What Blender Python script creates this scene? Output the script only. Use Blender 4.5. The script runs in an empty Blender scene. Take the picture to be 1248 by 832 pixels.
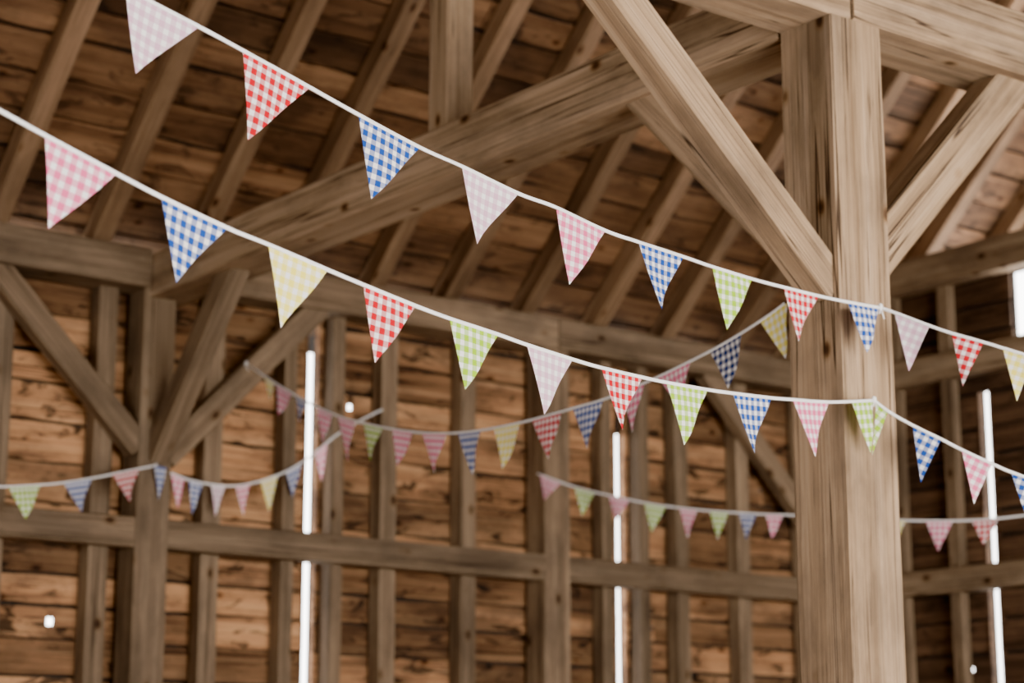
import bpy, bmesh, math, random
from mathutils import Vector, Matrix, noise
random.seed(7)
H=1.6
# ---------------------------------------------------------------- materials
def newmat(name):
    m=bpy.data.materials.new(name); m.use_nodes=True
    nt=m.node_tree
    return m,nt,nt.nodes['Principled BSDF']
def N(nt,t,**kw):
    n=nt.nodes.new(t)
    for k,v in kw.items(): setattr(n,k,v)
    return n
def ramp(nt,stops):
    r=N(nt,'ShaderNodeValToRGB'); e=r.color_ramp.elements
    while len(e)<len(stops): e.new(0.5)
    for i,(p,c) in enumerate(stops):
        e[i].position=p; e[i].color=(*c,1) if len(c)==3 else c
    return r
def mul(nt,a,b,fac=1.0):
    m=N(nt,'ShaderNodeMix',data_type='RGBA',blend_type='MULTIPLY'); m.inputs[0].default_value=fac
    nt.links.new(a,m.inputs[6]); nt.links.new(b,m.inputs[7]); return m.outputs[2]
def wood(name,c_dark,c_mid,c_light,axis='X',island=False,stain=0.3,crackamt=1.0,bump=0.35,vary=0.25,blotch=0.0,fined=0.68,knots=1.0):
    m,nt,b=newmat(name); L=nt.links.new
    tc=N(nt,'ShaderNodeTexCoord')
    if island:
        g=N(nt,'ShaderNodeNewGeometry'); rnd=g.outputs['Random Per Island']
    else:
        g=N(nt,'ShaderNodeObjectInfo'); rnd=g.outputs['Random']
    sc=N(nt,'ShaderNodeMath',operation='MULTIPLY'); L(rnd,sc.inputs[0]); sc.inputs[1].default_value=37.0
    add=N(nt,'ShaderNodeVectorMath',operation='ADD'); L(tc.outputs['Object'],add.inputs[0]); L(sc.outputs[0],add.inputs[1])
    def mp(lo,hi):
        n=N(nt,'ShaderNodeMapping'); s={'X':(lo,hi,hi),'Y':(hi,lo,hi)}[axis]
        n.inputs['Scale'].default_value=s; L(add.outputs[0],n.inputs[0]); return n.outputs[0]
    def nz(vec,scale,det,rough=0.6,dist=0.0):
        n=N(nt,'ShaderNodeTexNoise'); n.inputs['Scale'].default_value=scale; n.inputs['Detail'].default_value=det
        n.inputs['Roughness'].default_value=rough; n.inputs['Distortion'].default_value=dist; L(vec,n.inputs['Vector']); return n.outputs['Fac']
    grain=nz(mp(0.30,9.0),1.8,7,0.62,0.5)
    r1=ramp(nt,[(0.30,c_dark),(0.48,c_mid),(0.68,c_light)]); L(grain,r1.inputs[0])
    fine=nz(mp(0.7,80),2.0,4,0.7)
    r2=ramp(nt,[(0.32,(fined,fined*.97,fined*.94)),(0.58,(1.0,)*3)]); L(fine,r2.inputs[0])
    col=mul(nt,r1.outputs[0],r2.outputs[0])
    big=nz(mp(1.0,2.2),1.6,5,0.65)
    r3=ramp(nt,[(0.36,(1-stain,1-stain*1.0,1-stain*0.97)),(0.56,(1,1,1))]); L(big,r3.inputs[0])
    col=mul(nt,col,r3.outputs[0])
    if blotch>0:
        bl=nz(mp(1.8,5.0),2.0,5,0.65,1.0)
        r7=ramp(nt,[(0.37,(1-blotch,)*3),(0.44,(1,1,1))]); L(bl,r7.inputs[0]); col=mul(nt,col,r7.outputs[0])
    # long drying checks, two widths
    for (hi,off,w_,lo_m,hi_m) in ((10,0.0,0.0,0.42,0.47),(22,3.7,0.002,0.50,0.55)):
        cr=nz(mp(0.13 if hi==10 else 0.3,hi),1.6,2,0.5,0.15)
        r4=ramp(nt,[(0.489,(1,1,1)),(0.4975,(0.10,0.07,0.05)),(0.5025,(0.10,0.07,0.05)),(0.511,(1,1,1))]); L(cr,r4.inputs[0])
        msk=nz(mp(0.5+off*0.1,3.0+off),1.5,1); r5=ramp(nt,[(lo_m,(0,0,0)),(hi_m,(1,1,1))]); L(msk,r5.inputs[0])
        mx=N(nt,'ShaderNodeMix',data_type='RGBA',blend_type='MULTIPLY')
        k=N(nt,'ShaderNodeMath',operation='MULTIPLY'); k.inputs[1].default_value=crackamt*(1 if hi==10 else 0.7); L(r5.outputs[0],k.inputs[0])
        L(k.outputs[0],mx.inputs[0]); L(col,mx.inputs[6]); L(r4.outputs[0],mx.inputs[7]); col=mx.outputs[2]
    vo=N(nt,'ShaderNodeTexVoronoi'); vo.inputs['Scale'].default_value=1.0; L(mp(3.4,5.5),vo.inputs['Vector'])
    r6=ramp(nt,[(0.045,(0.14,0.09,0.06)),(0.085,(0.40,0.31,0.22)),(0.115,(0.80,0.73,0.64)),(0.17,(1,1,1))]); L(vo.outputs['Distance'],r6.inputs[0])
    col=mul(nt,col,r6.outputs[0],knots)
    mr=N(nt,'ShaderNodeMapRange'); mr.inputs[3].default_value=1-vary; mr.inputs[4].default_value=1+vary*0.6
    L(rnd,mr.inputs[0])
    vm=N(nt,'ShaderNodeVectorMath',operation='SCALE'); L(col,vm.inputs[0]); L(mr.outputs[0],vm.inputs['Scale'])
    L(vm.outputs[0],b.inputs['Base Color']); b.inputs['Roughness'].default_value=0.82
    b.inputs['Specular IOR Level'].default_value=0.25
    bp=N(nt,'ShaderNodeBump'); bp.inputs['Strength'].default_value=bump; bp.inputs['Distance'].default_value=0.01
    s=N(nt,'ShaderNodeMath',operation='ADD'); L(fine,s.inputs[0]); L(grain,s.inputs[1]); L(s.outputs[0],bp.inputs['Height'])
    L(bp.outputs[0],b.inputs['Normal'])
    return m
OAK=wood('hewn_oak',(0.25,0.163,0.095),(0.39,0.265,0.162),(0.49,0.35,0.23),vary=0.1,fined=0.64,stain=0.40,bump=0.5)
OAKD=wood('old_oak',(0.125,0.083,0.05),(0.21,0.142,0.088),(0.29,0.205,0.13),stain=0.42,crackamt=0.8)
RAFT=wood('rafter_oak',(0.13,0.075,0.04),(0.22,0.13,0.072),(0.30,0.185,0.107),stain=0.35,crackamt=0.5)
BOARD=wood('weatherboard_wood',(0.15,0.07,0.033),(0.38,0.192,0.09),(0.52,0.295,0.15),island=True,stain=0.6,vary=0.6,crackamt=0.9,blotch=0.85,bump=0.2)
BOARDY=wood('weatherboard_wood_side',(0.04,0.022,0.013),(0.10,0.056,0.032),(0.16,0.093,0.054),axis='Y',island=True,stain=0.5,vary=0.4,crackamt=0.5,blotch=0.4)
ROOFB=wood('roof_board_wood',(0.07,0.034,0.017),(0.17,0.087,0.043),(0.25,0.135,0.068),island=True,stain=0.55,vary=0.7,crackamt=0.5,blotch=0.55,bump=0.2)
def plain(name,c,r=0.8):
    m,nt,b=newmat(name)
    n=N(nt,'ShaderNodeTexNoise'); n.inputs['Scale'].default_value=40; n.inputs['Detail'].default_value=4
    r1=ramp(nt,[(0.3,tuple(x*0.85 for x in c)),(0.7,c)]); nt.links.new(n.outputs['Fac'],r1.inputs[0])
    nt.links.new(r1.outputs[0],b.inputs['Base Color']); b.inputs['Roughness'].default_value=r
    return m
TAPE=plain('white_cotton_tape',(0.84,0.83,0.84)); BACKING=plain('dark_gap_backing',(0.02,0.014,0.01),0.95)  # near-black colour stands in for the shade in gaps between boards
FLOOR=plain('packed_earth_floor',(0.27,0.185,0.115))
COL={'R':(0.55,0.002,0.016),'B':(0.013,0.07,0.34),'N':(0.010,0.03,0.15),'P':(0.78,0.15,0.31),'L':(0.68,0.42,0.55),
     'G':(0.33,0.56,0.015),'Y':(0.87,0.77,0.15)}
def gingham(name,c):
    m,nt,b=newmat(name); L=nt.links.new
    uv=N(nt,'ShaderNodeUVMap'); uv.uv_map='UVMap'
    sp=N(nt,'ShaderNodeSeparateXYZ'); L(uv.outputs[0],sp.inputs[0])
    outs=[]
    for ax in (0,1):
        d=N(nt,'ShaderNodeMath',operation='DIVIDE'); L(sp.outputs[ax],d.inputs[0]); d.inputs[1].default_value=0.031
        f=N(nt,'ShaderNodeMath',operation='FRACT'); L(d.outputs[0],f.inputs[0])
        l=N(nt,'ShaderNodeMath',operation='LESS_THAN'); L(f.outputs[0],l.inputs[0]); l.inputs[1].default_value=0.53
        outs.append(l.outputs[0])
    a=N(nt,'ShaderNodeMath',operation='ADD'); L(outs[0],a.inputs[0]); L(outs[1],a.inputs[1])
    h=N(nt,'ShaderNodeMath',operation='MULTIPLY'); L(a.outputs[0],h.inputs[0]); h.inputs[1].default_value=0.5
    mid=tuple(0.36*0.84+0.64*x for x in c)
    r=ramp(nt,[(0.0,(0.89,0.87,0.88)),(0.3,mid),(0.8,c)]); r.color_ramp.interpolation='CONSTANT'
    L(h.outputs[0],r.inputs[0]); L(r.outputs[0],b.inputs['Base Color']); b.inputs['Roughness'].default_value=0.9
    b.inputs['Specular IOR Level'].default_value=0.1
    tr=N(nt,'ShaderNodeBsdfTranslucent'); L(r.outputs[0],tr.inputs[0])
    mx=N(nt,'ShaderNodeMixShader'); mx.inputs[0].default_value=0.28
    L(b.outputs[0],mx.inputs[1]); L(tr.outputs[0],mx.inputs[2]); L(mx.outputs[0],nt.nodes['Material Output'].inputs[0])
    return m
GM={k:gingham('gingham_'+k,c) for k,c in COL.items()}
# ---------------------------------------------------------------- mesh helpers
def empty(name):
    o=bpy.data.objects.new(name,None); bpy.context.collection.objects.link(o); return o
def obj_from_bm(bm,name,mat,smooth=False,parent=None):
    bmesh.ops.recalc_face_normals(bm,faces=bm.faces)
    me=bpy.data.meshes.new(name); bm.to_mesh(me); bm.free()
    me.materials.append(mat)
    if smooth:
        for p in me.polygons: p.use_smooth=True
    o=bpy.data.objects.new(name,me); bpy.context.collection.objects.link(o)
    if parent: o.parent=parent
    return o
def ring_bar(bm,L,w,h,c=0.012,jit=0.004,seg=0.12,seed=0.0):
    n=max(2,int(L/seg)); prev=None; first=None
    prof=[(-w/2+c,-h/2),(w/2-c,-h/2),(w/2,-h/2+c),(w/2,h/2-c),(w/2-c,h/2),(-w/2+c,h/2),(-w/2,h/2-c),(-w/2,-h/2+c)]
    for i in range(n+1):
        x=L*i/n; rv=[]
        for k,(y,z) in enumerate(prof):
            q=Vector((x*1.7+seed,y*3+seed*2,z*3)); d=noise.noise_vector(q)*jit+noise.noise_vector(q*4)*jit*0.4
            rv.append(bm.verts.new(Vector((x,y+d.y,z+d.z))))
        if prev:
            for k in range(8): bm.faces.new((prev[k],prev[(k+1)%8],rv[(k+1)%8],rv[k]))
        else: first=rv
        prev=rv
    bm.faces.new(first[::-1]); bm.faces.new(prev)
def beam(name,p0,p1,w,h,mat=OAK,up=(0,0,1),c=0.008,jit=0.004,parent=None):
    p0=Vector(p0);p1=Vector(p1); d=p1-p0; L=d.length; X=d.normalized(); U=Vector(up)
    Y=U.cross(X).normalized(); Z=X.cross(Y)
    bm=bmesh.new(); ring_bar(bm,L,w,h,c,jit,seed=random.random()*50)
    o=obj_from_bm(bm,name,mat,parent=parent)
    M=Matrix((X,Y,Z)).transposed().to_4x4(); M.translation=p0; o.matrix_world=M
    return o
def post(name,x0,x1,y0,y1,z0,z1,mat=OAK,**k):
    return beam(name,((x0+x1)/2,(y0+y1)/2,z0),((x0+x1)/2,(y0+y1)/2,z1),x1-x0,y1-y0,mat,up=(0,1,0),**k)
def board(bm,o,e,u,t,L,h,th,jit=0.006):
    n=max(2,int(L/0.12)); prev=None; s=random.random()*90
    for i in range(n+1):
        x=L*i/n
        a=noise.noise(Vector((x*3+s,0,0)))*jit; b=noise.noise(Vector((x*3+s,7,0)))*jit
        rv=[bm.verts.new(o+e*x+u*a),bm.verts.new(o+e*x+u*(h+b)),bm.verts.new(o+e*x+u*(h+b)+t*th),bm.verts.new(o+e*x+u*a+t*th)]
        if prev:
            for k in range(4): bm.faces.new((prev[k],prev[(k+1)%4],rv[(k+1)%4],rv[k]))
        else: bm.faces.new(rv[::-1])
        prev=rv
    bm.faces.new(prev)
YW=10.22
def Z(z): return z+H
def clad(name,mat,e,t,origin,a0,a1,z0,z1,slits,holes,joints=()):
    """horizontal boards (inner layer with open joints, dark outer layer added behind so the joints show as dark gaps); slits (a_lo,a_hi,zlo,zhi) and knot holes go right through"""
    root=empty(name); e=Vector(e); t=Vector(t); origin=Vector(origin); up=Vector((0,0,1))
    holes=[list(q) for q in holes]
    for layer in (0,1):
        bm=bmesh.new(); z=z0; bh=0.5
        while z<z1:
            if layer==0:
                bh=random.uniform(0.165,0.225)
                for q in holes:
                    if z<=q[1]<z+bh and len(q)==3: q[1]=z+bh*0.48; q.append(1)
            segs=[[a0,a1]]
            h=min(bh,z1-z)
            for (s0,s1,sz0,sz1) in slits:
                if z+h*0.5>sz0 and z+h*0.5<sz1:
                    ns=[]
                    for g in segs:
                        if s0>g[0] and s1<g[1]: ns+=[[g[0],s0],[s1,g[1]]]
                        else: ns.append(g)
                    segs=ns
            if layer==0:
                js=[j for j in joints if random.random()<0.35]; ns=[]
                for g in segs:
                    cuts=[g[0]]+[j for j in js if g[0]+0.3<j<g[1]-0.3]+[g[1]]
                    ns+=[[cuts[i]+(0.004 if i else 0),cuts[i+1]-(0.004 if i+2<len(cuts) else 0)] for i in range(len(cuts)-1)]
                segs=ns
            for g in segs:
                off=random.uniform(0,0.014) if layer==0 else 0.05
                top=h-(random.uniform(0.010,0.024) if layer==0 else 0)
                jit=0.014 if layer==0 else 0
                D=origin+t*off
                qs=sorted([q for q in holes if g[0]+0.05<q[0]<g[1]-0.05 and z<q[1]<z+h])
                cur=g[0]
                for q in qs:
                    r=q[2]/2*(1+0.8*layer); qa=q[0]+0.02*layer
                    board(bm,D+e*cur+up*z,e,up,t,qa-r-cur,top,0.02,0)
                    lo=max(q[1]-r,z+0.004); hi=min(q[1]+r,z+top-0.004)
                    board(bm,D+e*(qa-r)+up*z,e,up,t,2*r,lo-z,0.02,0)
                    board(bm,D+e*(qa-r)+up*hi,e,up,t,2*r,z+top-hi,0.02,0)
                    cur=qa+r
                board(bm,D+e*cur+up*z,e,up,t,g[1]-cur,top,0.02,jit if not qs else 0)
            z+=bh
        if layer==0:
            for (s0,s1,sz0,sz1) in slits:   # thin jamb strips lining the openings
                if s1-s0<0.2:
                    for x in (s0-0.010,s1+0.002):
                        board(bm,origin+e*x+up*sz0+t*0.001,e,up,t,0.008,min(sz1,z1)-sz0+0.05,0.069,0)
        obj_from_bm(bm,'boards' if layer==0 else 'outer_backing',mat if layer==0 else BACKING,parent=root)
    return root
studs=[3.10,3.70,4.30,4.90,5.58,6.08,6.41,6.77,7.36,8.47,8.79,9.12,9.68]
holes=[(6.57,Z(2.37),0.04),(4.70,Z(1.01),0.045),(9.97,Z(2.13),0.03),(8.95,Z(1.16),0.025)]
slits=[(6.265,6.338,0,Z(2.84)),(8.645,8.722,0,Z(2.55))]
clad('wall_back',BOARD,(1,0,0),(0,1,0),(0,YW,0),-3.0,10.62,0.0,Z(3.05),slits,holes,joints=studs)
XP=10.47
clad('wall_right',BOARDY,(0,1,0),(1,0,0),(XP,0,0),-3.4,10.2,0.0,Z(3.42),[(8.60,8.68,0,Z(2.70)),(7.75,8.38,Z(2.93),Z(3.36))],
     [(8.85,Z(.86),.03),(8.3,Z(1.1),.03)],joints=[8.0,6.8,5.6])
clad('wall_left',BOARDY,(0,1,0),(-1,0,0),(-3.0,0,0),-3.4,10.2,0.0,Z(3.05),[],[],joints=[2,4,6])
clad('wall_front',BOARD,(1,0,0),(0,-1,0),(0,-3.4,0),-3.0,10.62,0.0,Z(3.05),[(0.2,7.6,0,Z(2.6))],[],joints=[9])
bm=bmesh.new(); board(bm,Vector((-3.2,-3.6,-0.1)),Vector((1,0,0)),Vector((0,1,0)),Vector((0,0,1)),14.4,14.1,0.1,0.0)
obj_from_bm(bm,'floor',FLOOR)
# roof
SL=math.radians(43); ROOF0=(YW+0.05,Z(2.98)); RIDGE=3.4; XE=11.75
ceil=empty('ceiling')
def roof(sgn,tag):
    bm=bmesh.new()
    y0=ROOF0[0] if sgn>0 else 2*RIDGE-ROOF0[0]
    u=Vector((0,-sgn*math.cos(SL),math.sin(SL))); t=Vector((0,sgn*math.sin(SL),math.cos(SL)))
    Ltot=(ROOF0[0]-RIDGE)/math.cos(SL); s=-0.35
    while s<Ltot:
        bw=random.uniform(0.18,0.27)
        cuts=[-3.3]+sorted(random.sample([0.6+0.6*k for k in range(0,17)],4))+[XE]
        for i in range(len(cuts)-1):
            o=Vector((cuts[i],y0,ROOF0[1]))+u*s+t*(0.105+random.uniform(0,.014))
            board(bm,o,Vector((1,0,0)),u,t,cuts[i+1]-cuts[i]-0.006,bw-random.uniform(0.014,0.028),0.02,0.014)
        s+=bw
    obj_from_bm(bm,'roof_boards_'+tag,ROOFB,parent=ceil)
    bm=bmesh.new(); board(bm,Vector((-3.4,y0,ROOF0[1]))-u*0.5+t*0.155,Vector((1,0,0)),u,t,XE+3.45,Ltot+0.55,0.03,0)
    obj_from_bm(bm,'roof_covering_'+tag,BACKING,parent=ceil)  # near-black sheet added over the boards, keeps sky out and darkens their gaps
roof(1,'north'); roof(-1,'south')
raf=empty('roof_rafters')
Ltot=(ROOF0[0]-RIDGE)/math.cos(SL)
for k in range(-17,7):
    x=7.86+0.6*k
    for sg in (1,-1):
        y0=ROOF0[0] if sg>0 else 2*RIDGE-ROOF0[0]
        uu=Vector((0,-sg*math.cos(SL),math.sin(SL))); tt=Vector((0,sg*math.sin(SL),math.cos(SL)))
        p0=Vector((x+random.uniform(-.03,.03),y0,ROOF0[1]))-uu*0.1+tt*0.038
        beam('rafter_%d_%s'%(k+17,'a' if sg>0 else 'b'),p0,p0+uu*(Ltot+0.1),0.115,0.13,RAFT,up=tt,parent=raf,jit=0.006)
def gable(name,x,zb):
    bm=bmesh.new()
    ze=Z(3.15); zr=ze+(YW-RIDGE)*math.tan(SL); dy=min((zr-zb)/math.tan(SL),YW-RIDGE)
    vs=[Vector((x,RIDGE+dy,zb)),Vector((x,RIDGE-dy,zb))]
    if zb<ze: vs+=[Vector((x,RIDGE-dy,ze))]
    vs+=[Vector((x,RIDGE,zr))]
    if zb<ze: vs+=[Vector((x,RIDGE+dy,ze))]
    a=[bm.verts.new(v) for v in vs]; b=[bm.verts.new(v+Vector((0.03,0,0))) for v in vs]
    bm.faces.new(a); bm.faces.new(b[::-1]); n=len(vs)
    for i in range(n): bm.faces.new((a[i],b[i],b[(i+1)%n],a[(i+1)%n]))
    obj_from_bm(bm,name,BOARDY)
gable('wall_gable_east',XE-0.08,Z(3.82)); gable('wall_gable_west',-3.2,0)
# ---------------------------------------------------------------- frame
post('timber_post',5.09,5.35,4.80,5.06,0,Z(2.76),c=0.007,jit=0.003)
beam('arcade_plate',(-3,4.93,Z(2.885)),(5.19,4.93,Z(2.885)),0.26,0.25)
beam('arcade_plate',(5.200,4.925,Z(2.89)),(10.4,4.925,Z(2.89)),0.275,0.26)
beam('tie_beam',(5.22,5.07,Z(2.865)),(5.22,10.2,Z(2.865)),0.26,0.245)
beam('knee_brace',(5.12,4.90,Z(1.765)),(3.81,4.90,Z(2.93)),0.13,0.135)
beam('knee_brace',(5.33,4.91,Z(1.90)),(6.30,4.91,Z(2.88)),0.13,0.17)
beam('knee_brace',(5.18,5.02,Z(1.90)),(5.18,6.0,Z(2.88)),0.13,0.15)
post('queen_post',5.15,5.30,7.25,7.40,Z(2.98),Z(5.6))
post('wall_post',5.06,5.26,9.99,10.2,0,Z(2.85),OAKD)
post('wall_post',7.88,8.08,10.0,10.2,0,Z(2.85),OAKD)
post('wall_post',10.22,10.45,9.97,10.2,0,Z(2.95),OAKD)
post('wall_post',2.43,2.63,9.99,10.2,0,Z(2.85),OAKD)
beam('wall_plate',(-3,10.08,Z(2.90)),(5.08,10.08,Z(2.90)),0.24,0.22,OAKD)
beam('wall_plate',(5.36,10.08,Z(2.93)),(7.97,10.08,Z(2.93)),0.22,0.20,OAKD)
beam('wall_plate',(7.98,10.08,Z(2.93)),(XE,10.08,Z(2.93)),0.22,0.20,OAKD)
beam('knee_brace',(5.18,10.02,Z(1.86)),(5.20,9.22,Z(2.80)),0.12,0.14,OAKD)
beam('knee_brace',(5.24,10.05,Z(1.86)),(6.22,10.05,Z(2.86)),0.10,0.14,OAKD)
beam('knee_brace',(5.08,10.05,Z(1.90)),(4.12,10.05,Z(2.86)),0.10,0.14,OAKD)
beam('knee_brace',(10.25,10.05,Z(1.90)),(9.30,10.05,Z(2.86)),0.10,0.14,OAKD)
for a,b in ((-3,2.44),(2.62,5.07),(5.25,7.89),(8.07,10.23)):
    beam('wall_rail',(a,10.07,Z(1.435)),(b,10.07,Z(1.435)),0.14,0.16,OAKD)
for s in studs:
    w=0.085 if s in (6.08,6.41,8.47,8.79) else 0.115
    post('wall_stud',s-w/2,s+w/2,10.10,10.215,0,Z(2.85),OAKD,c=0.006)
beam('partition_tie',(10.38,3.0,Z(3.50)),(10.38,9.35,Z(3.50)),0.14,0.22,OAKD)
beam('partition_rail',(10.40,3.0,Z(2.84)),(10.40,9.98,Z(2.84)),0.12,0.18,OAKD)
beam('partition_rail',(10.40,3.0,Z(1.42)),(10.40,9.98,Z(1.42)),0.12,0.16,OAKD)
for y in (9.35,8.88,7.6,7.1,6.5,5.9,5.3):
    post('partition_stud',10.39,10.46,y-.05,y+.05,0,Z(3.42),OAKD,c=0.006)
# ---------------------------------------------------------------- bunting
# each string hangs in the vertical plane from plan point A to B (mm). cord: distance along A-B, height above 1.6 m.
# flags: left edge, right edge, tip distance, tip height, colour
STR=[
((1834,4176),(5210,4729),
 "0 1930, 217 1898, 440 1864, 589 1839, 802 1801, 972 1770, 1198 1733, 1359 1717, 1587 1689, 1746 1682, 1964 1657, 2115 1653, 2331 1649, 2475 1645, 2684 1644, 2853 1648, 3062 1655, 3221 1664, 3421 1679",
 "217 440 244 1686 L, 578 802 605 1612 R, 972 1198 1020 1549 B, 1359 1587 1405 1501 L, 1746 1964 1801 1462 P, 2115 2331 2195 1455 B, 2475 2684 2548 1454 G, 2853 3052 2903 1472 R, 3221 3416 3324 1503 B"),
((5210,4729),(5603,4097),
 "0 1679, 48 1658, 167 1601, 240 1569, 346 1529, 408 1504, 498 1469, 614 1432, 745 1399",
 "48 167 87 1449 L, 240 346 268 1381 R, 408 504 447 1315 Y"),
((1489,3982),(5184,4752),
 "0 1496, 187 1460, 307 1434, 508 1393, 638 1368, 842 1337, 972 1324, 1174 1300, 1299 1286, 1493 1266, 1622 1256, 1820 1246, 1937 1238, 2138 1229, 2269 1226, 2463 1228, 2580 1231, 2795 1241, 2927 1250, 3142 1267, 3266 1280, 3484 1304, 3774 1352",
 "307 508 343 1232 P, 638 842 679 1169 B, 972 1174 1032 1128 Y, 1299 1493 1350 1092 R, 1622 1820 1685 1073 G, 1937 2138 2014 1053 L, 2269 2463 2338 1051 R, 2580 2795 2670 1053 G, 2927 3142 3018 1070 B, 3266 3484 3372 1104 P, 3629 3768 3733 1164 G"),
((5184,4752),(5698,4264),
 "0 1352, 54 1308, 127 1263, 221 1213, 288 1175, 387 1125, 448 1096, 550 1058, 709 1008",
 "8 46 -13 1164 G, 127 221 146 1065 B, 288 387 318 986 P, 448 544 489 942 B"),
((5678,9934),(5103,5088),
 "0 2428, 572 2173, 1093 1971, 1477 1854, 2006 1727, 2411 1657, 2787 1621, 3139 1605, 3468 1601, 3717 1600, 4068 1622, 4423 1660, 4629 1692, 4803 1728, 4880 1748",
 "259 395 347 2148 Y, 429 637 505 2049 P, 680 828 751 1969 B, 952 1142 1031 1817 P, 1201 1411 1335 1676 P, 1504 1721 1575 1646 G, 1818 2031 1900 1576 P, 2123 2364 2256 1495 P, 2473 2685 2574 1444 B, 2802 3029 2910 1420 Y, 3125 3365 3258 1414 R, 3455 3686 3566 1414 B, 3819 3983 3903 1430 P, 4079 4300 4208 1469 P, 4423 4624 4560 1491 N, 4734 4899 4866 1549 Y"),
((5165,9988),(6707,10087),
 "0 1798, 116 1765, 265 1739, 508 1740, 755 1812, 980 1931, 1210 2112, 1388 2222, 1545 2306",
 "95 185 150 1577 P, 211 308 240 1554 B, 356 453 395 1559 L, 518 617 568 1574 P, 683 805 744 1618 Y, 855 968 917 1715 B, 1059 1146 1105 1824 P"),
((3687,9395),(5141,9943),
 "0 1497, 369 1525, 759 1588, 1053 1656, 1361 1741, 1553 1794",
 "181 342 274 1347 P, 478 702 606 1393 G, 857 1065 986 1471 B, 1217 1424 1339 1566 R, 1540 1639 1603 1612 B"),
((7559,9669),(8460,6284),
 "0 1947, 275 1841, 572 1755, 859 1682, 1193 1620, 1515 1574, 1827 1538, 2128 1499, 2419 1462, 2793 1431, 3101 1431, 3502 1462",
 "19 178 55 1777 P, 275 431 328 1665 G, 525 676 570 1611 P, 774 927 822 1523 G, 1016 1138 1068 1471 P, 1220 1345 1265 1447 G, 1409 1526 1458 1432 B, 1584 1698 1626 1428 P, 1776 1908 1836 1376 B, 2029 2157 2082 1339 L, 2294 2438 2354 1302 Y, 2552 2710 2614 1282 P, 2812 2966 2877 1297 R"),
]
def catmull(P_,n=6):
    out=[]
    for i in range(len(P_)-1):
        a=P_[max(i-1,0)];b=P_[i];c=P_[i+1];d=P_[min(i+2,len(P_)-1)]
        for k in range(n):
            t=k/n
            out.append(0.5*((2*b)+(c-a)*t+(2*a-5*b+4*c-d)*t*t+(3*b-a-3*c+d)*t**3))
    out.append(P_[-1]); return out
def cord(pts,par):
    pl=catmull(pts); bm=bmesh.new(); prev=None; hw,ht=0.002,0.0052
    for i,p in enumerate(pl):
        t=(pl[min(i+1,len(pl)-1)]-pl[max(i-1,0)]).normalized(); s=Vector((0,0,1)).cross(t).normalized(); up=t.cross(s)
        tw=0.35*noise.noise(p*9); s2=s*math.cos(tw)+up*math.sin(tw); u2=up*math.cos(tw)-s*math.sin(tw)
        rv=[bm.verts.new(p+s2*x*hw+u2*z*ht) for x,z in ((-1,-1),(1,-1),(1.2,0),(1,1),(-1,1),(-1.2,0))]
        if prev:
            for k in range(6): bm.faces.new((prev[k],prev[(k+1)%6],rv[(k+1)%6],rv[k]))
        else: bm.faces.new(rv[::-1])
        prev=rv
    bm.faces.new(prev)
    obj_from_bm(bm,'tape',TAPE,smooth=True,parent=par)
def flag(A,B,T,col,par,i):
    e=(B-A); w=e.length; ex=e.normalized()
    M=(A+B)/2; dn=T-M; nrm=ex.cross(dn).normalized(); perp=nrm.cross(ex)
    if perp.dot(dn)<0: perp=-perp
    bm=bmesh.new(); uvl=bm.loops.layers.uv.new('UVMap'); n=14; rows=[]; ph=random.random()*6
    uvd={}
    for r in range(n+1):
        t=r/n; row=[]; m=max(1,n-r)
        cols=[0.5] if r==n else [k/m for k in range(m+1)]
        for c in cols:
            p=A.lerp(T,t).lerp(B.lerp(T,t),c)
            amp=0.012*t*w/0.2
            p2=p+nrm*(amp*math.sin(c*(1-t)*5+ph)+0.012*t*t*math.sin(ph*2))
            v=bm.verts.new(p2); row.append(v); uvd[v]=((p-A).dot(ex)+i*.013,(p-A).dot(perp))
        rows.append(row)
    for r in range(n):
        a,b=rows[r],rows[r+1]
        if len(b)==1: bm.faces.new((a[0],a[1],b[0])); continue
        for k in range(len(a)-1):
            bm.faces.new((a[k],a[k+1],b[k]))
            if k+1<len(b): bm.faces.new((a[k+1],b[k+1],b[k]))
    for f in bm.faces:
        for l in f.loops: l[uvl].uv=uvd[l.vert]
    o=obj_from_bm(bm,'flag_%d'%i,GM[col],smooth=True,parent=par)
def knot(p,par):
    bm=bmesh.new(); bmesh.ops.create_uvsphere(bm,u_segments=12,v_segments=8,radius=0.009,matrix=Matrix.Translation(p)@Matrix.Diagonal((1,1,1.3,1)))
    for s in (-1,1):
        a=p; b=p+Vector((0.010*s,-0.006,-0.035-0.008*s)); d=(b-a)
        q=d.to_track_quat('Z','Y').to_matrix().to_4x4()
        bmesh.ops.create_cone(bm,segments=8,radius1=0.002,radius2=0.0025,depth=d.length,cap_ends=True,matrix=Matrix.Translation((a+b)/2)@q)
    obj_from_bm(bm,'knot',TAPE,smooth=True,parent=par)
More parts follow.
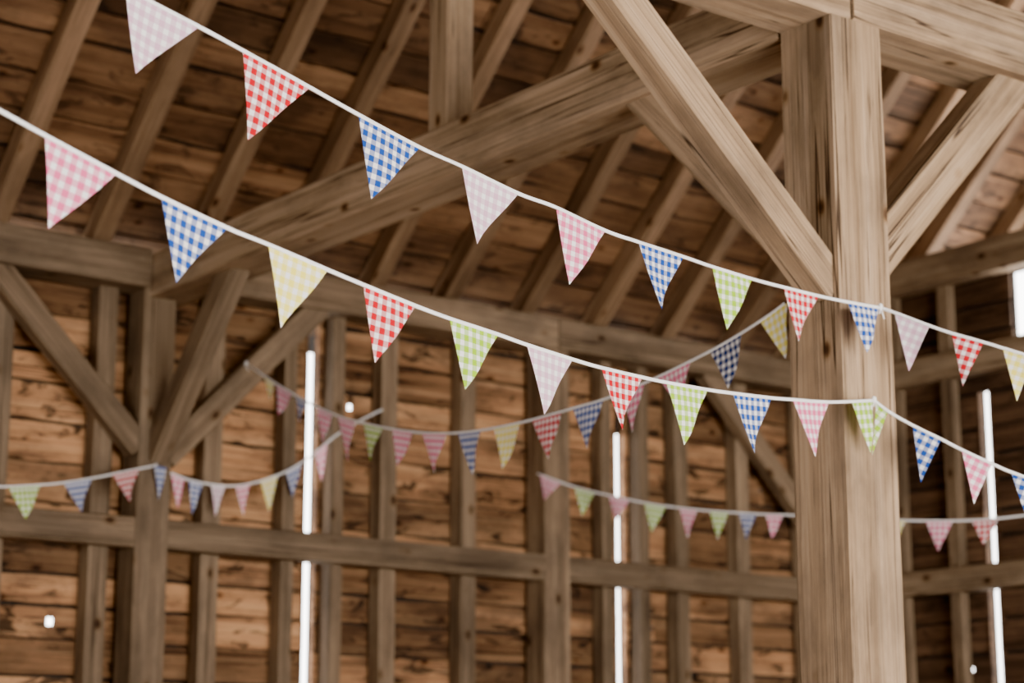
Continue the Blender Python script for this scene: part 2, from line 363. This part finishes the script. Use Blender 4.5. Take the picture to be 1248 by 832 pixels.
for (A,B,c,f) in STR:
    A=Vector((A[0],A[1],0))/1000; B=Vector((B[0],B[1],0))/1000; e=(B-A).normalized()
    pt=lambda s,z:A+e*(s/1000)+Vector((0,0,H+z/1000))
    C=[tuple(float(q) for q in t.split()) for t in c.split(',')]
    def zc(s):
        for i in range(len(C)-1):
            if s<=C[i+1][0]:
                k=(s-C[i][0])/(C[i+1][0]-C[i][0]); return C[i][1]+k*(C[i+1][1]-C[i][1])
        return C[-1][1]
    par=empty('bunting_string'); cord([pt(*q) for q in C],par)
    for i,t in enumerate(f.split(',')):
        s0,s1,ts,tz,col=t.split(); s0,s1,ts,tz=map(float,(s0,s1,ts,tz))
        flag(pt(s0,zc(s0)),pt(s1,zc(s1)),pt(ts,tz),col,par,i+1)
    if A.x>5.15 and A.x<5.25 or A.x>5.6 and A.x<5.7: knot(pt(0,C[0][1]+4),par)
# ---------------------------------------------------------------- light
w=bpy.data.worlds.new('overcast_sky'); bpy.context.scene.world=w; w.use_nodes=True
w.node_tree.nodes['Background'].inputs[0].default_value=(1.0,0.97,0.93,1); w.node_tree.nodes['Background'].inputs[1].default_value=11.0
def area(name,loc,target,sx,sy_,power,col):
    l=bpy.data.lights.new(name,'AREA'); l.shape='RECTANGLE'; l.size=sx; l.size_y=sy_; l.energy=power; l.color=col
    o=bpy.data.objects.new(name,l); bpy.context.collection.objects.link(o); o.location=loc
    o.rotation_euler=(Vector(target)-Vector(loc)).to_track_quat('-Z','Y').to_euler()
area('doorway_daylight',(5.2,-3.0,2.4),(5.8,8,2.8),7,3.6,1250,(1.0,0.93,0.83))
area('side_fill',(-2.6,5.5,3.0),(6,8.5,3.2),5,3,380,(1.0,0.94,0.87))  # added fill lamp, left wall has no opening; lifts far wall and flags
# ---------------------------------------------------------------- camera
cam=bpy.data.cameras.new('camera'); co=bpy.data.objects.new('camera',cam); bpy.context.collection.objects.link(co)
co.location=(0,0,H); co.rotation_euler=(math.radians(90+12.7),0,math.radians(-37.3))
cam.sensor_width=36; cam.lens=2500/1248*36; cam.dof.use_dof=True; cam.dof.focus_distance=5.8; cam.dof.aperture_fstop=2.4
bpy.context.scene.camera=co
vs=bpy.context.scene.view_settings
vs.view_transform='AgX'
try: vs.look='AgX - Punchy'
except Exception: pass
vs.exposure=0.6
